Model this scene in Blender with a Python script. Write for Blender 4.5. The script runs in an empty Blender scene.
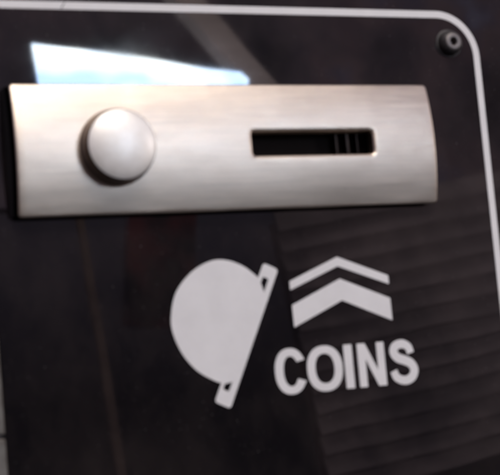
import bpy, bmesh, math, random
from mathutils import Vector, Matrix
random.seed(4)
sc = bpy.context.scene
COL = sc.collection
MM = 0.001
# panel frame: u = right (world X), v = up (world Z), w = out of the panel (world -Y); lengths in mm
def P(u, v, w=0.0): return Vector((u*MM, -w*MM, v*MM))

# ------------------------------------------------------------------ materials
def mat(name, base=(.5,.5,.5), rough=.5, metal=0.0, ior=1.5, **kw):
    m = bpy.data.materials.new(name); m.use_nodes = True
    b = m.node_tree.nodes['Principled BSDF']
    b.inputs['Base Color'].default_value = (*base, 1)
    b.inputs['Roughness'].default_value = rough
    b.inputs['Metallic'].default_value = metal
    b.inputs['IOR'].default_value = ior
    for k, v in kw.items(): b.inputs[k.replace('_', ' ')].default_value = v
    return m, m.node_tree, b
def noise(nt, scale, detail=4, rough=.55, mapping=(1,1,1), loc=(0,0,0), rot=(0,0,0)):
    tc = nt.nodes.new('ShaderNodeTexCoord'); mp = nt.nodes.new('ShaderNodeMapping')
    mp.inputs['Scale'].default_value = mapping; mp.inputs['Location'].default_value = loc
    mp.inputs['Rotation'].default_value = rot
    n = nt.nodes.new('ShaderNodeTexNoise')
    n.inputs['Scale'].default_value = scale; n.inputs['Detail'].default_value = detail
    n.inputs['Roughness'].default_value = rough
    nt.links.new(tc.outputs['Object'], mp.inputs['Vector']); nt.links.new(mp.outputs[0], n.inputs['Vector'])
    return n.outputs['Fac']
def ramp(nt, fac, p0, c0, p1, c1):
    r = nt.nodes.new('ShaderNodeValToRGB')
    r.color_ramp.elements[0].position = p0; r.color_ramp.elements[1].position = p1
    r.color_ramp.elements[0].color = (*c0, 1) if hasattr(c0, '__len__') else (c0, c0, c0, 1)
    r.color_ramp.elements[1].color = (*c1, 1) if hasattr(c1, '__len__') else (c1, c1, c1, 1)
    nt.links.new(fac, r.inputs[0]); return r.outputs[0]
def bump(nt, b, fac, strength, dist):
    bp = nt.nodes.new('ShaderNodeBump'); bp.inputs['Strength'].default_value = strength
    bp.inputs['Distance'].default_value = dist
    nt.links.new(fac, bp.inputs['Height']); nt.links.new(bp.outputs[0], b.inputs['Normal'])

# black acrylic with fingerprints, wipe smears and dust
M_panel, nt, b = mat('black_acrylic', (.011,.0085,.0095), .05, ior=1.52)
sm = noise(nt, 26, 5, .6, (1,1,1.6))
nt.links.new(ramp(nt, sm, .45, .018, .75, .05), b.inputs['Roughness'])
du = noise(nt, 1500, 2, .5)
du2 = noise(nt, 30, 4, .6, loc=(3,1,2))
mx = nt.nodes.new('ShaderNodeMath'); mx.operation = 'MULTIPLY'
nt.links.new(ramp(nt, du, .66, 0.0, .76, 1.0), mx.inputs[0]); nt.links.new(ramp(nt, du2, .35, .1, .7, 1.0), mx.inputs[1])
mc = nt.nodes.new('ShaderNodeMix'); mc.data_type = 'RGBA'; nt.links.new(mx.outputs[0], mc.inputs['Factor'])
film = noise(nt, 34, 7, .68, (1,1,.7), loc=(1,5,4), rot=(0,.5,0))                  # thin greasy film with wipe marks
nt.links.new(ramp(nt, film, .42, (.004,.0032,.0042), .72, (.017,.013,.013)), mc.inputs[6]); mc.inputs[7].default_value = (.075,.07,.07,1)
nt.links.new(mc.outputs[2], b.inputs['Base Color'])
bump(nt, b, noise(nt, 14, 2), .035, .002)

M_ink, nt, b = mat('white_screen_ink', (.66,.62,.60), .5)
nt.links.new(ramp(nt, noise(nt, 120, 6, .65), .3, (.60,.575,.58), .7, (.66,.635,.64)), b.inputs['Base Color'])
bump(nt, b, noise(nt, 900, 3), .12, .0002)

def steel(name, base, r0, r1, grain=1.0, aniso=.6):
    m, nt, b = mat(name, base, .3, 1.0)
    st = noise(nt, 55, 8, .75, (1, 1, 48))           # long strokes along the plate
    st2 = noise(nt, 38, 6, .65, (1, 1, 2.6), loc=(1,2,3))
    nt.links.new(ramp(nt, st, .3, r0, .7, r1), b.inputs['Roughness'])
    mix = nt.nodes.new('ShaderNodeMix'); mix.data_type = 'RGBA'; mix.blend_type = 'MULTIPLY'
    mix.inputs['Factor'].default_value = 1
    k = .78
    nt.links.new(ramp(nt, st, .3, tuple(c*k for c in base), .7, base), mix.inputs[6])
    nt.links.new(ramp(nt, st2, .3, (.84,.83,.82), .7, (1,1,1)), mix.inputs[7])
    nt.links.new(mix.outputs[2], b.inputs['Base Color'])
    bump(nt, b, st, .10*grain, .0002)
    if aniso:      # slight unevenness left by the press, under the brushing
        b2 = nt.nodes.new('ShaderNodeBump'); b2.inputs['Strength'].default_value = .5; b2.inputs['Distance'].default_value = .0006
        nt.links.new(noise(nt, 45, 3, .5, (1,1,1.5), loc=(7,1,2)), b2.inputs['Height'])
        nt.links.new(b2.outputs[0], [n for n in nt.nodes if n.bl_idname == 'ShaderNodeBump'][0].inputs['Normal'])
    if aniso:
        b.inputs['Anisotropic'].default_value = aniso; b.inputs['Anisotropic Rotation'].default_value = .25
        tg = nt.nodes.new('ShaderNodeTangent'); tg.direction_type = 'UV_MAP'; tg.uv_map = 'UVMap'
        nt.links.new(tg.outputs[0], b.inputs['Tangent'])
    return m
M_steel = steel('brushed_steel', (.75,.63,.525), .27, .42, 2.2, .6)
M_button, nt, b = mat('satin_cap', (.90,.86,.82), .4, .42)
nt.links.new(ramp(nt, noise(nt, 160, 6, .7), .3, .42, .7, .50), b.inputs['Roughness'])
nt.links.new(ramp(nt, noise(nt, 220, 6, .7, loc=(5,2,1)), .3, (.78,.73,.68), .6, (.88,.84,.80)), b.inputs['Base Color'])
M_collar, nt, b = mat('shade_toned_steel', (.20,.16,.135), .42, 1.0)  # brown tone puts the dark mirrored surroundings into the steel's colour
nt.links.new(ramp(nt, noise(nt, 400, 4), .3, .35, .7, .5), b.inputs['Roughness'])
M_black, nt, b = mat('black_plastic', (.012,.011,.012), .5)
bump(nt, b, noise(nt, 2500, 2), .2, .0001)
M_cavity, *_ = mat('near_black_metal', (.006,.004,.004), .8, 0, Specular_IOR_Level=.1)  # darkness inside the slot is put into the near-black base colour
M_flap, *_ = mat('worn_dark_steel', (.035,.028,.026), .45, 1.0)
M_screw, nt, b = mat('blackened_steel', (.03,.027,.028), .5, .4)
nt.links.new(ramp(nt, noise(nt, 900, 4), .3, (.02,.018,.019), .7, (.05,.044,.044)), b.inputs['Base Color'])
M_screwtip, *_ = mat('rubbed_steel', (.20,.18,.178), .6, 1.0)
M_trim, nt, b = mat('dull_aluminium', (.22,.20,.185), .5, .6)
nt.links.new(ramp(nt, noise(nt, 90, 6, .7), .38, (.09,.075,.065), .6, (.16,.145,.13)), b.inputs['Base Color'])

# ------------------------------------------------------------------ object helpers
def link(name, me, m, parent=None, smooth=True):
    o = bpy.data.objects.new(name, me); COL.objects.link(o)
    if m: me.materials.clear(); me.materials.append(m)
    if smooth:
        for p in me.polygons: p.use_smooth = True
    if parent: o.parent = parent
    return o
def obj(name, bm, m, parent=None, smooth=True, sharp=35):
    bmesh.ops.recalc_face_normals(bm, faces=bm.faces)
    if smooth:
        for e in bm.edges:
            if len(e.link_faces) == 2 and e.calc_face_angle(0) > math.radians(sharp): e.smooth = False
    me = bpy.data.meshes.new(name); bm.to_mesh(me); bm.free()
    return link(name, me, m, parent, smooth)
def thing(name, label, cat, loc=(0,0,0), group=None):
    o = bpy.data.objects.new(name, None); COL.objects.link(o)
    o.location = loc; o['label'] = label; o['category'] = cat; o.empty_display_size = .01
    if group: o['group'] = group
    return o
def tag(o, label, cat, group=None):
    o['label'] = label; o['category'] = cat
    if group: o['group'] = group
    return o
def keep(o, parent):      # parent without moving it
    o.parent = parent
    o.matrix_parent_inverse = Matrix.Translation(-parent.location)
    return o
def printed(name, loops, w0, m, thick=.03):
    """filled outline (mm), loops may hold holes; a film of ink `thick` mm on height w0"""
    cu = bpy.data.curves.new(name, 'CURVE'); cu.dimensions = '2D'; cu.fill_mode = 'BOTH'
    for lp in loops:
        s = cu.splines.new('POLY'); s.points.add(len(lp)-1)
        for i, (x, y) in enumerate(lp): s.points[i].co = (x, y, 0, 1)
        s.use_cyclic_u = True
    cu.extrude = thick/2
    t = bpy.data.objects.new('tmp', cu); COL.objects.link(t)
    bpy.context.view_layer.update()
    me = bpy.data.meshes.new_from_object(t.evaluated_get(bpy.context.evaluated_depsgraph_get()))
    bpy.data.objects.remove(t); bpy.data.curves.remove(cu)
    for v in me.vertices:
        x, y, z = v.co; v.co = P(x, y, w0 + thick/2 + z)
    me.name = name
    return link(name, me, m, None, False)
def catmull(pts, closed=False, n=10):
    out = []; N = len(pts)
    rng = range(N) if closed else range(N-1)
    for i in rng:
        g = (lambda k: pts[k % N]) if closed else (lambda k: pts[max(0, min(N-1, k))])
        p0, p1, p2, p3 = g(i-1), g(i), g(i+1), g(i+2)
        for k in range(n):
            t = k/n
            out.append(tuple(.5*((2*p1[a]) + (-p0[a]+p2[a])*t + (2*p0[a]-5*p1[a]+4*p2[a]-p3[a])*t*t + (-p0[a]+3*p1[a]-3*p2[a]+p3[a])*t**3) for a in (0,1)))
    if not closed: out.append(tuple(pts[-1]))
    return out
def rrect(u0, v0, u1, v1, r, n=10, edge=1):
    out = []
    for cx, cy, a0 in ((u1-r, v1-r, 0), (u0+r, v1-r, 90), (u0+r, v0+r, 180), (u1-r, v0+r, 270)):
        for k in range(n+1):
            a = math.radians(a0 + 90*k/n); out.append((cx + r*math.cos(a), cy + r*math.sin(a)))
    return out
def box(bm, u0, v0, w0, u1, v1, w1, bev=0, seg=3):
    vs = [bm.verts.new(P(u, v, w)) for u in (u0,u1) for v in (v0,v1) for w in (w0,w1)]
    f = [(0,1,3,2),(4,6,7,5),(0,4,5,1),(2,3,7,6),(0,2,6,4),(1,5,7,3)]
    fs = [bm.faces.new([vs[i] for i in q]) for q in f]
    if bev:
        es = list({e for q in fs for e in q.edges})
        bmesh.ops.bevel(bm, geom=es, offset=bev*MM, segments=seg, affect='EDGES', profile=.5)
def lathe(bm, cu, cv, prof, n=72, cap=True):
    """prof = [(r, w), ...]; surface of revolution about the outward axis"""
    rings = []
    for r, w in prof:
        if r < 1e-6: rings.append([bm.verts.new(P(cu, cv, w))])
        else: rings.append([bm.verts.new(P(cu + r*math.cos(2*math.pi*k/n), cv + r*math.sin(2*math.pi*k/n), w)) for k in range(n)])
    for a, b2 in zip(rings, rings[1:]):
        for k in range(n):
            j = (k+1) % n
            if len(a) == 1: bm.faces.new((a[0], b2[k], b2[j]))
            elif len(b2) == 1: bm.faces.new((a[k], b2[0], a[j]))
            else: bm.faces.new((a[k], b2[k], b2[j], a[j]))

# ------------------------------------------------------------------ front panel
panel = thing('front_panel', 'glossy black front panel with white printed border, coin symbol and the word COINS', 'panel', (0.022, .004, -.095))
bm = bmesh.new(); box(bm, -65.6, -95, -5, 115, 85, 0, .5)
keep(obj('panel_sheet', bm, M_panel, smooth=False), panel)
# edge strip down the left side, with a notch between its two lengths
for a, c in ((-95, -43.9), (-42.9, 85)):
    bm = bmesh.new(); box(bm, -74, a, -5, -65.75, c, .7, .35)
    keep(obj('edge_trim', bm, M_trim, smooth=False), panel)
# border line: rounded rectangle ring
def border():
    c = [(-65.0, 59.4)] + [(60.65 + 12.6*math.cos(math.radians(a)), 46.8 + 12.6*math.sin(math.radians(a))) for a in range(90, -1, -5)] + [(73.25, -94.0), (71.35, -94.0)] \
        + [(60.65 + 10.7*math.cos(math.radians(a)), 46.8 + 10.7*math.sin(math.radians(a))) for a in range(0, 91, 5)] + [(-65.0, 57.5)]
    return [c]
keep(printed('border_line', border(), 0, M_ink), panel)

# hair-thin scratch across the upper border line
keep(printed('scratch', [[(-44.6,57.7),(-44.3,57.7),(-43.3,59.3),(-43.5,59.3)]], .035, M_black, .01), panel)
# coin symbol
coin = catmull([(1.2,-10.1),(-2.3,-7.25),(-6.66,-5.45),(-11.2,-5.4),(-16.5,-7.9),(-21.0,-12.7),(-22.8,-18.7),(-22.5,-23.0),(-20.5,-27.9),(-17.2,-32.0),(-13.02,-34.7),(-10.3,-35.75)])
coin += [(-8.45,-35.5), (-7.7,-35.1), (3.1,-14.1), (2.45,-13.9), (1.75,-11.2)]
cs = keep(printed('coin_symbol', [coin], 0, M_ink), panel)
def rounded(poly, r, n=5):
    out = []; N = len(poly)
    for i in range(N):
        p = Vector(poly[i]); a = Vector(poly[i-1]) - p; c = Vector(poly[(i+1) % N]) - p
        rr = min(r, a.length*.45, c.length*.45); A = p + a.normalized()*rr; B = p + c.normalized()*rr
        for k in range(n+1):
            t = k/n; q = A*(1-t)**2 + p*2*t*(1-t) + B*t*t; out.append((q.x, q.y))
    return out
ring = [rounded([(3.0,-6.5),(6.9,-8.4),(-9.3,-41.9),(-13.3,-39.9)], .9),
        rounded([(2.55,-9.95),(4.05,-10.65),(-9.35,-37.75),(-10.85,-37.0)], .45)]
h = printed('slot_outline', ring, .035, M_ink); h.parent = cs

# arrow chevrons
a1 = [(9.75,-11.55),(23.75,-5.95),(38.15,-11.45),(38.15,-13.7),(23.75,-8.35),(9.75,-13.75)]
a2 = [(9.85,-17.6),(24.0,-11.6),(38.1,-17.35),(38.15,-23.15),(24.1,-17.15),(9.95,-23.2)]
for nm, pts in (('thin white chevron above the thick one', a1), ('thick white chevron pointing up', a2)):
    o = keep(printed('chevron', [rounded(pts, .2)], 0, M_ink), panel); o['label'] = nm

# lettering, bold grotesque capitals 11 mm tall
def ell(cx, cy, rx, ry, a0, a1, n=40, p=1.0):
    out = []
    for k in range(n+1):
        a = math.radians(a0 + (a1-a0)*k/n); c, s = math.cos(a), math.sin(a)
        q = 2/2.25
        out.append((cx + rx*math.copysign(abs(c)**q, c), cy + ry*math.copysign(abs(s)**q, s)))
    return out
cyl = -34.05
def let_C():
    outer = ell(7.85, cyl, 4.3, 5.75, 37, 322, 44)
    inner = ell(7.9, cyl, 2.0, 3.75, 312, 46, 36)
    return [[(11.9,-31.35)] + outer[1:-1] + [(12.0,-36.75)] + [(9.75,-36.0)] + inner[1:-1] + [(9.75,-31.85)]]
def let_O():
    return [ell(17.45, cyl, 5.0, 5.75, 0, 354, 60), ell(17.45, cyl, 2.7, 3.75, 0, 354, 50)]
let_I = [(23.1,-28.5),(25.5,-28.5),(25.5,-39.65),(23.1,-39.65)]
let_N = [(27.0,-28.5),(29.3,-28.5),(32.6,-35.6),(32.6,-28.5),(34.8,-28.5),(34.8,-39.65),(32.45,-39.65),(29.2,-32.6),(29.2,-39.65),(27.0,-39.65)]
def stroke(pts, wd):
    c = catmull(pts, n=8); L, R_ = [], []
    for i, (x, y) in enumerate(c):
        a = Vector(c[max(0, i-1)]); b2 = Vector(c[min(len(c)-1, i+1)]); d = (b2-a).normalized(); n = Vector((-d.y, d.x))
        ww = wd(i/(len(c)-1))
        L.append((x + n.x*ww/2, y + n.y*ww/2)); R_.append((x - n.x*ww/2, y - n.y*ww/2))
    return L + R_[::-1]
S = stroke([(42.5,-31.95),(41.9,-30.25),(40.1,-29.4),(38.1,-29.95),(37.55,-31.45),(38.6,-32.9),(40.5,-33.65),(42.3,-34.6),(43.15,-36.3),(42.3,-38.1),(40.2,-38.85),(37.9,-38.0),(37.1,-36.2)], lambda t: 2.05 + .35*math.sin(math.pi*t))
for ch, loops in (('C', let_C()), ('O', let_O()), ('I', [rounded(let_I, .15)]), ('N', [rounded(let_N, .15)]), ('S', [S])):
    o = keep(printed('letter', loops, 0, M_ink), panel); o['label'] = 'white capital letter ' + ch

# ------------------------------------------------------------------ coin plate
plate = thing('coin_slot_plate', 'curved brushed steel plate with a round button and a dark coin slot', 'coin plate', (-.003, 0, .0224))
U0, U1, V0, V1 = -59.7, 53.1, 6.6, 38.25
VC, HH = (V0+V1)/2, (V1-V0)/2
def prof(v): return 3.5 + 2.1*(1 - ((v-VC)/HH)**2)
def ringpts(u0, v0, u1, v1, r, nu=40, nv=14, nc=6):
    """rounded rectangle with evenly shared points so rings can be lofted"""
    out = []
    def side(a, b2, n):
        for k in range(1, n): t = k/n; out.append((a[0]+(b2[0]-a[0])*t, a[1]+(b2[1]-a[1])*t))
    def corner(cx, cy, a0):
        for k in range(nc+1):
            a = math.radians(a0+90*k/nc); out.append((cx+r*math.cos(a), cy+r*math.sin(a)))
    corner(u1-r, v1-r, 0); side((u1-r, v1), (u0+r, v1), nu)
    corner(u0+r, v1-r, 90); side((u0, v1-r), (u0, v0+r), nv)
    corner(u0+r, v0+r, 180); side((u0+r, v0), (u1-r, v0), nu)
    corner(u1-r, v0+r, 270); side((u1, v0+r), (u1, v1-r), nv)
    return out
SU0, SU1, SV0, SV1 = .6, 34.7, 19.75, 25.85
def slot_ring(g, rr): return ringpts(SU0-g, SV0-g, SU1+g, SV1+g, rr+g)
outer = ringpts(U0, V0, U1, V1, .9)
rings = []      # (points, dw)
def lerp(a, b2, t): return [((1-t)*p[0]+t*q[0], (1-t)*p[1]+t*q[1]) for p, q in zip(a, b2)]
inn = slot_ring(1.7, .9); outi = ringpts(U0+.45, V0+.45, U1-.45, V1-.45, .6)
rings.append((slot_ring(-.15, .9), -3.0)); rings.append((slot_ring(-.05, .9), -1.5))
for k in range(7):                      # pressed, rounded lip of the slot
    a = math.radians(90*k/6); rings.append((slot_ring(1.0*(1-math.cos(a)), .9), -.8*(1-math.sin(a))))
NR = 30
for k in range(NR+1): rings.append((lerp(inn, outi, k/NR), 0))
for k in range(1, 5):
    a = math.radians(90*k/4); g = .45*(1-math.sin(a))
    rings.append((ringpts(U0+g, V0+g, U1-g, V1-g, .9-g*.6), -.45*(1-math.cos(a))))
rings.append((outer, -1.1)); rings.append((ringpts(U0+.6, V0+.6, U1-.6, V1-.6, .6), -1.1))
bm = bmesh.new(); R = []
for pts, dw in rings: R.append([bm.verts.new(P(u, v, prof(v)+dw)) for u, v in pts])
for a, c in zip(R, R[1:]):
    n = len(a)
    for k in range(n): bm.faces.new((a[k], a[(k+1) % n], c[(k+1) % n], c[k]))
uvl = bm.loops.layers.uv.new('UVMap')
for f in bm.faces:
    for l in f.loops: l[uvl].uv = (l.vert.co.x*10, l.vert.co.z*10)
face = keep(obj('faceplate', bm, M_steel, sharp=60), plate)
# black backing body between panel and plate
bm = bmesh.new()
pts = [(V0+.5+(V1-V0-1.0)*k/16) for k in range(17)]
def slab(bm, ua, ub):
    lo = []; hi = []
    for u in (ua, ub):
        lo.append([bm.verts.new(P(u, v, .0)) for v in pts]); hi.append([bm.verts.new(P(u, v, prof(v)-1.0)) for v in pts])
    for k in range(16):
        bm.faces.new((lo[0][k], lo[0][k+1], hi[0][k+1], hi[0][k])); bm.faces.new((lo[1][k], hi[1][k], hi[1][k+1], lo[1][k+1]))
        bm.faces.new((lo[0][k], lo[1][k], lo[1][k+1], lo[0][k+1]))
    for k in (0, 16): bm.faces.new((lo[0][k], hi[0][k], hi[1][k], lo[1][k]))
slab(bm, U0-.9, U0+3)
box(bm, U0+3, V1-3, 0, U1-3, V1-.5, 2.5); box(bm, U0+3, V0+.5, 0, U1-3, V0+3, 2.5)
slab(bm, U1-3, U1-.3)
keep(obj('backing_body', bm, M_black, smooth=False), plate)
# chute behind the slot: open box with two dark flaps
bm = bmesh.new()
def quad(*p): bm.faces.new([bm.verts.new(P(*q)) for q in p])
a, b2, c, d = SU0-1, SV0-1, SU1+1, SV1+1
quad((a,b2,.1),(c,b2,.1),(c,d,.1),(a,d,.1)); quad((a,b2,.1),(c,b2,.1),(c,b2,4.0),(a,b2,4.0)); quad((a,d,.1),(c,d,.1),(c,d,4.0),(a,d,4.0))
quad((a,b2,.1),(a,d,.1),(a,d,4.0),(a,b2,4.0)); quad((c,b2,.1),(c,d,.1),(c,d,4.0),(c,b2,4.0))
chute = keep(obj('coin_chute', bm, M_cavity, smooth=False), plate)
for u, ww in ((25.2, .5), (28.3, .7), (31.3, .4)):
    bm = bmesh.new(); box(bm, u, SV0-.9, .2, u+ww, SV1+.9, 2.6, .12, 2)
    o = obj('coin_guide', bm, M_flap); o.parent = chute
# button
BU, BV = -35.1, 22.4
bm = bmesh.new()
lathe(bm, BU, BV, [(8.2,4.6),(9.25,4.9),(9.3,5.9),(9.2,6.4),(9.0,6.65),(8.75,6.7)])
btn_prof = [(8.45,5.5),(8.75,6.75),(8.8,8.4),(8.75,9.0),(8.6,9.5),(8.35,9.85),(7.9,10.15),(7.0,10.5),(5.9,10.85),(4.6,11.15),(3.2,11.37),(1.6,11.5),(0,11.54)]
col_ = keep(obj('button_collar', bm, M_collar), plate)
bm = bmesh.new(); lathe(bm, BU, BV, btn_prof[:6], 96)
btn = keep(obj('push_button', bm, M_collar, sharp=50), plate)
bm = bmesh.new(); lathe(bm, BU, BV, btn_prof[5:], 96)
o = obj('button_cap', bm, M_button, sharp=60); o.parent = btn

# ------------------------------------------------------------------ screw in the top right corner
SX, SY = 63.8, 50.4
scr = thing('socket_screw', 'small dark round-headed screw in the top right corner of the black panel', 'screw', (SX*MM, 0, SY*MM))
bm = bmesh.new(); lathe(bm, SX, SY, [(3.9,.02),(3.9,.15),(3.7,.25),(3.2,.3)], 48)
keep(obj('washer', bm, M_screw), scr)
bm = bmesh.new(); lathe(bm, SX, SY, [(3.4,.2),(3.4,.8),(3.25,1.5),(2.95,2.1),(2.55,2.55),(2.3,2.7)], 48)
hd = keep(obj('screw_head', bm, M_screw), scr)
bm = bmesh.new(); lathe(bm, SX, SY, [(2.3,2.7),(2.1,2.85),(1.7,2.93),(1.25,2.85),(1.05,2.6),(1.0,.9),(0,.8)], 36)
o = obj('socket_rim', bm, M_screwtip); o.parent = hd

# ------------------------------------------------------------------ what the gloss mirrors: inferred things and added stand-ins behind the photographer
def wbox(bm, c, s, rz=0, ry=0, rx=0):
    m = Matrix.Translation(c) @ Matrix.Rotation(rz, 4, 'Z') @ Matrix.Rotation(ry, 4, 'Y') @ Matrix.Rotation(rx, 4, 'X') @ Matrix.Diagonal((*s, 1))
    bmesh.ops.create_cube(bm, size=1, matrix=m)
M_pane = bpy.data.materials.new('bright_daylight_pane'); M_pane.use_nodes = True
nt = M_pane.node_tree; nt.nodes.clear()
em = nt.nodes.new('ShaderNodeEmission'); em.inputs[1].default_value = 39
nt.links.new(ramp(nt, noise(nt, 7, 3, .5, (1,1,2.5)), .40, (.40,.58,.88), .66, (.88,.97,1.0)), em.inputs[0])   # cloudy sky seen in the pane
ou = nt.nodes.new('ShaderNodeOutputMaterial'); nt.links.new(em.outputs[0], ou.inputs[0])
M_frame, *_ = mat('painted_frame', (.05,.055,.07), .5)
M_wood, nt, b = mat('brown_timber', (.5,.4,.36), .7)
nt.links.new(ramp(nt, noise(nt, 6, 5, .6, (1,1,8)), .3, (.34,.24,.20), .7, (.58,.42,.35)), b.inputs['Base Color'])
M_slat, nt, b = mat('grey_slat', (.30,.245,.255), .7)
nt.links.new(ramp(nt, noise(nt, 7, 5, .65), .32, (.10,.08,.09), .66, (.34,.265,.28)), b.inputs['Base Color'])
M_red, nt, b = mat('dark_red_board', (.22,.05,.055), .7)
nt.links.new(ramp(nt, noise(nt, 14, 4, .6), .42, (.03,.025,.03), .68, (.22,.05,.055)), b.inputs['Base Color'])

WY = -2.0
win = thing('window', 'small bright window mirrored as a white patch above the steel plate', 'window', (.72, WY, .42))
def prism(name, loop, y0, y1, m):
    bm = bmesh.new(); a = [bm.verts.new((x, y0, z)) for x, z in loop]; c = [bm.verts.new((x, y1, z)) for x, z in loop]
    bm.faces.new(a); bm.faces.new(c[::-1]); n = len(a)
    for k in range(n): bm.faces.new((a[k], a[(k+1) % n], c[(k+1) % n], c[k]))
    return obj(name, bm, m, smooth=False)
WIN = [(.533,.563),(.905,.518),(.918,.505),(.905,.315),(.555,.315)]
keep(prism('window_pane', WIN, WY, WY-.01, M_pane), win)

M_wall, nt, b = mat('mottled_backdrop', (.2,.17,.2), .9)  # blotchy colours made to give mottled reflections in the gloss
n1 = noise(nt, 2.6, 4, .6); r1 = nt.nodes.new('ShaderNodeValToRGB'); nt.links.new(n1, r1.inputs[0])
cr = r1.color_ramp; cr.elements[0].position = .33; cr.elements[0].color = (.07,.06,.07,1); cr.elements[1].position = .72; cr.elements[1].color = (.46,.52,.80,1)
for p_, c_ in ((.45, (.16,.125,.15,1)), (.55, (.26,.18,.20,1)), (.62, (.20,.17,.24,1))):
    e_ = cr.elements.new(p_); e_.color = c_
nt.links.new(r1.outputs[0], b.inputs['Base Color'])
bm = bmesh.new(); wbox(bm, (1.4, -3.2, 1.2), (3.6, .1, 1.5))  # added wall, put there to be mirrored in the gloss
tag(obj('backdrop_wall', bm, M_wall, smooth=False), 'added mottled purplish backdrop wall mirrored dimly in the top of the black panel', 'wall')
def area(name, loc, target, size, power, color):
    l = bpy.data.lights.new(name, 'AREA'); l.shape = 'RECTANGLE'; l.size, l.size_y = size; l.energy = power; l.color = color
    o = bpy.data.objects.new(name, l); COL.objects.link(o); o.location = loc
    o.rotation_euler = (Vector(target)-Vector(loc)).to_track_quat('-Z', 'Y').to_euler(); return o
# brown timber post leaning behind
bm = bmesh.new(); wbox(bm, (1.03, -2.14, .49), (.042, .04, .95), ry=math.radians(-40))
tag(obj('timber_brace', bm, M_wood, smooth=False), 'leaning brown timber mirrored faintly above the right half of the steel plate', 'timber')
# grey slatted shutter, seen as faint stripes right of the lettering
sh = thing('slatted_shutter', 'grey slatted shutter mirrored as faint stripes in the right of the black panel', 'shutter', (.88, -1.52, -.3))
T = Matrix.Translation((.96, -1.52, .06)) @ Matrix.Rotation(math.radians(-7), 4, 'Y')
for k in range(14):
    bm = bmesh.new()
    wbox(bm, (0,0,0), (.44, .006, .0292), rx=math.radians(13)); bm.transform(T @ Matrix.Translation((0, 0, -.218 + k*.029)))
    keep(obj('slat', bm, M_slat, smooth=False), sh)
bm = bmesh.new(); wbox(bm, (0,0,0), (.43, .006, .38)); bm.transform(T @ Matrix.Translation((0, -.03, -.03)))
keep(obj('back_board', bm, M_slat, smooth=False), sh)
bm = bmesh.new(); wbox(bm, (.421, -1.42, .02), (.010, .009, .62), ry=math.radians(-4.6))
tag(obj('timber_batten', bm, M_wood, smooth=False), 'thin brown batten mirrored faintly in the lower left of the black panel', 'batten')
bm = bmesh.new(); wbox(bm, (.66, -1.82, .19), (.11, .02, .24), ry=.12)  # board added to give the dim red patch in the gloss
tag(obj('red_patch_board', bm, M_red, smooth=False), 'added dark red board mirrored as a dim patch beside the white coin disc', 'board')
area('overhead_lamp', (.0, -1.15, 1.45), (0,0,0), (1.1, .9), 30, (1,.945,.87))
area('wall_fill', (1.5, -1.3, 1.85), (1.5,-3.2,.7), (.6, .6), 62, (1,.94,.95))  # added fill for the mirrored wall, not a fitting of the room
area('shutter_fill', (1.75, -.95, .3), (1.0,-1.5,.05), (.3, .3), 15, (1,.93,.92))  # added fill that brightens the mirrored slats from the right

# ------------------------------------------------------------------ world
w = bpy.data.worlds.new('World'); sc.world = w; w.use_nodes = True
nt = w.node_tree; bg = nt.nodes['Background']; bg.inputs[1].default_value = 1
tc = nt.nodes.new('ShaderNodeTexCoord'); sp = nt.nodes.new('ShaderNodeSeparateXYZ'); nt.links.new(tc.outputs['Generated'], sp.inputs[0])
nt.links.new(ramp(nt, sp.outputs['Z'], .0, (.045,.04,.045), .2, (.27,.225,.30)), bg.inputs[0])   # dim room, paler overhead

# ------------------------------------------------------------------ camera
cam = bpy.data.cameras.new('camera'); co = bpy.data.objects.new('camera', cam); COL.objects.link(co); sc.camera = co
M3 = Matrix(((0.9128095, 0.0399851, -0.4064234), (-0.3986773, -0.1284578, -0.9080501), (-0.0885167, 0.9909086, -0.1013163)))
co.matrix_world = Matrix.Translation((-0.150783, -0.336887, -0.037588)) @ M3.to_4x4()
cam.sensor_width = 36; cam.lens = 36*1484/500; cam.clip_start = .01; cam.clip_end = 100
cam.dof.use_dof = True; cam.dof.focus_distance = .62
cam.dof.aperture_fstop = cam.lens/2.7          # about 2.3 mm opening
sc.render.engine = 'CYCLES'
sc.view_settings.view_transform = 'Standard'; sc.view_settings.look = 'None'
sc.view_settings.exposure = 0; sc.view_settings.gamma = 1
sc.render.resolution_x = 1024; sc.render.resolution_y = 973
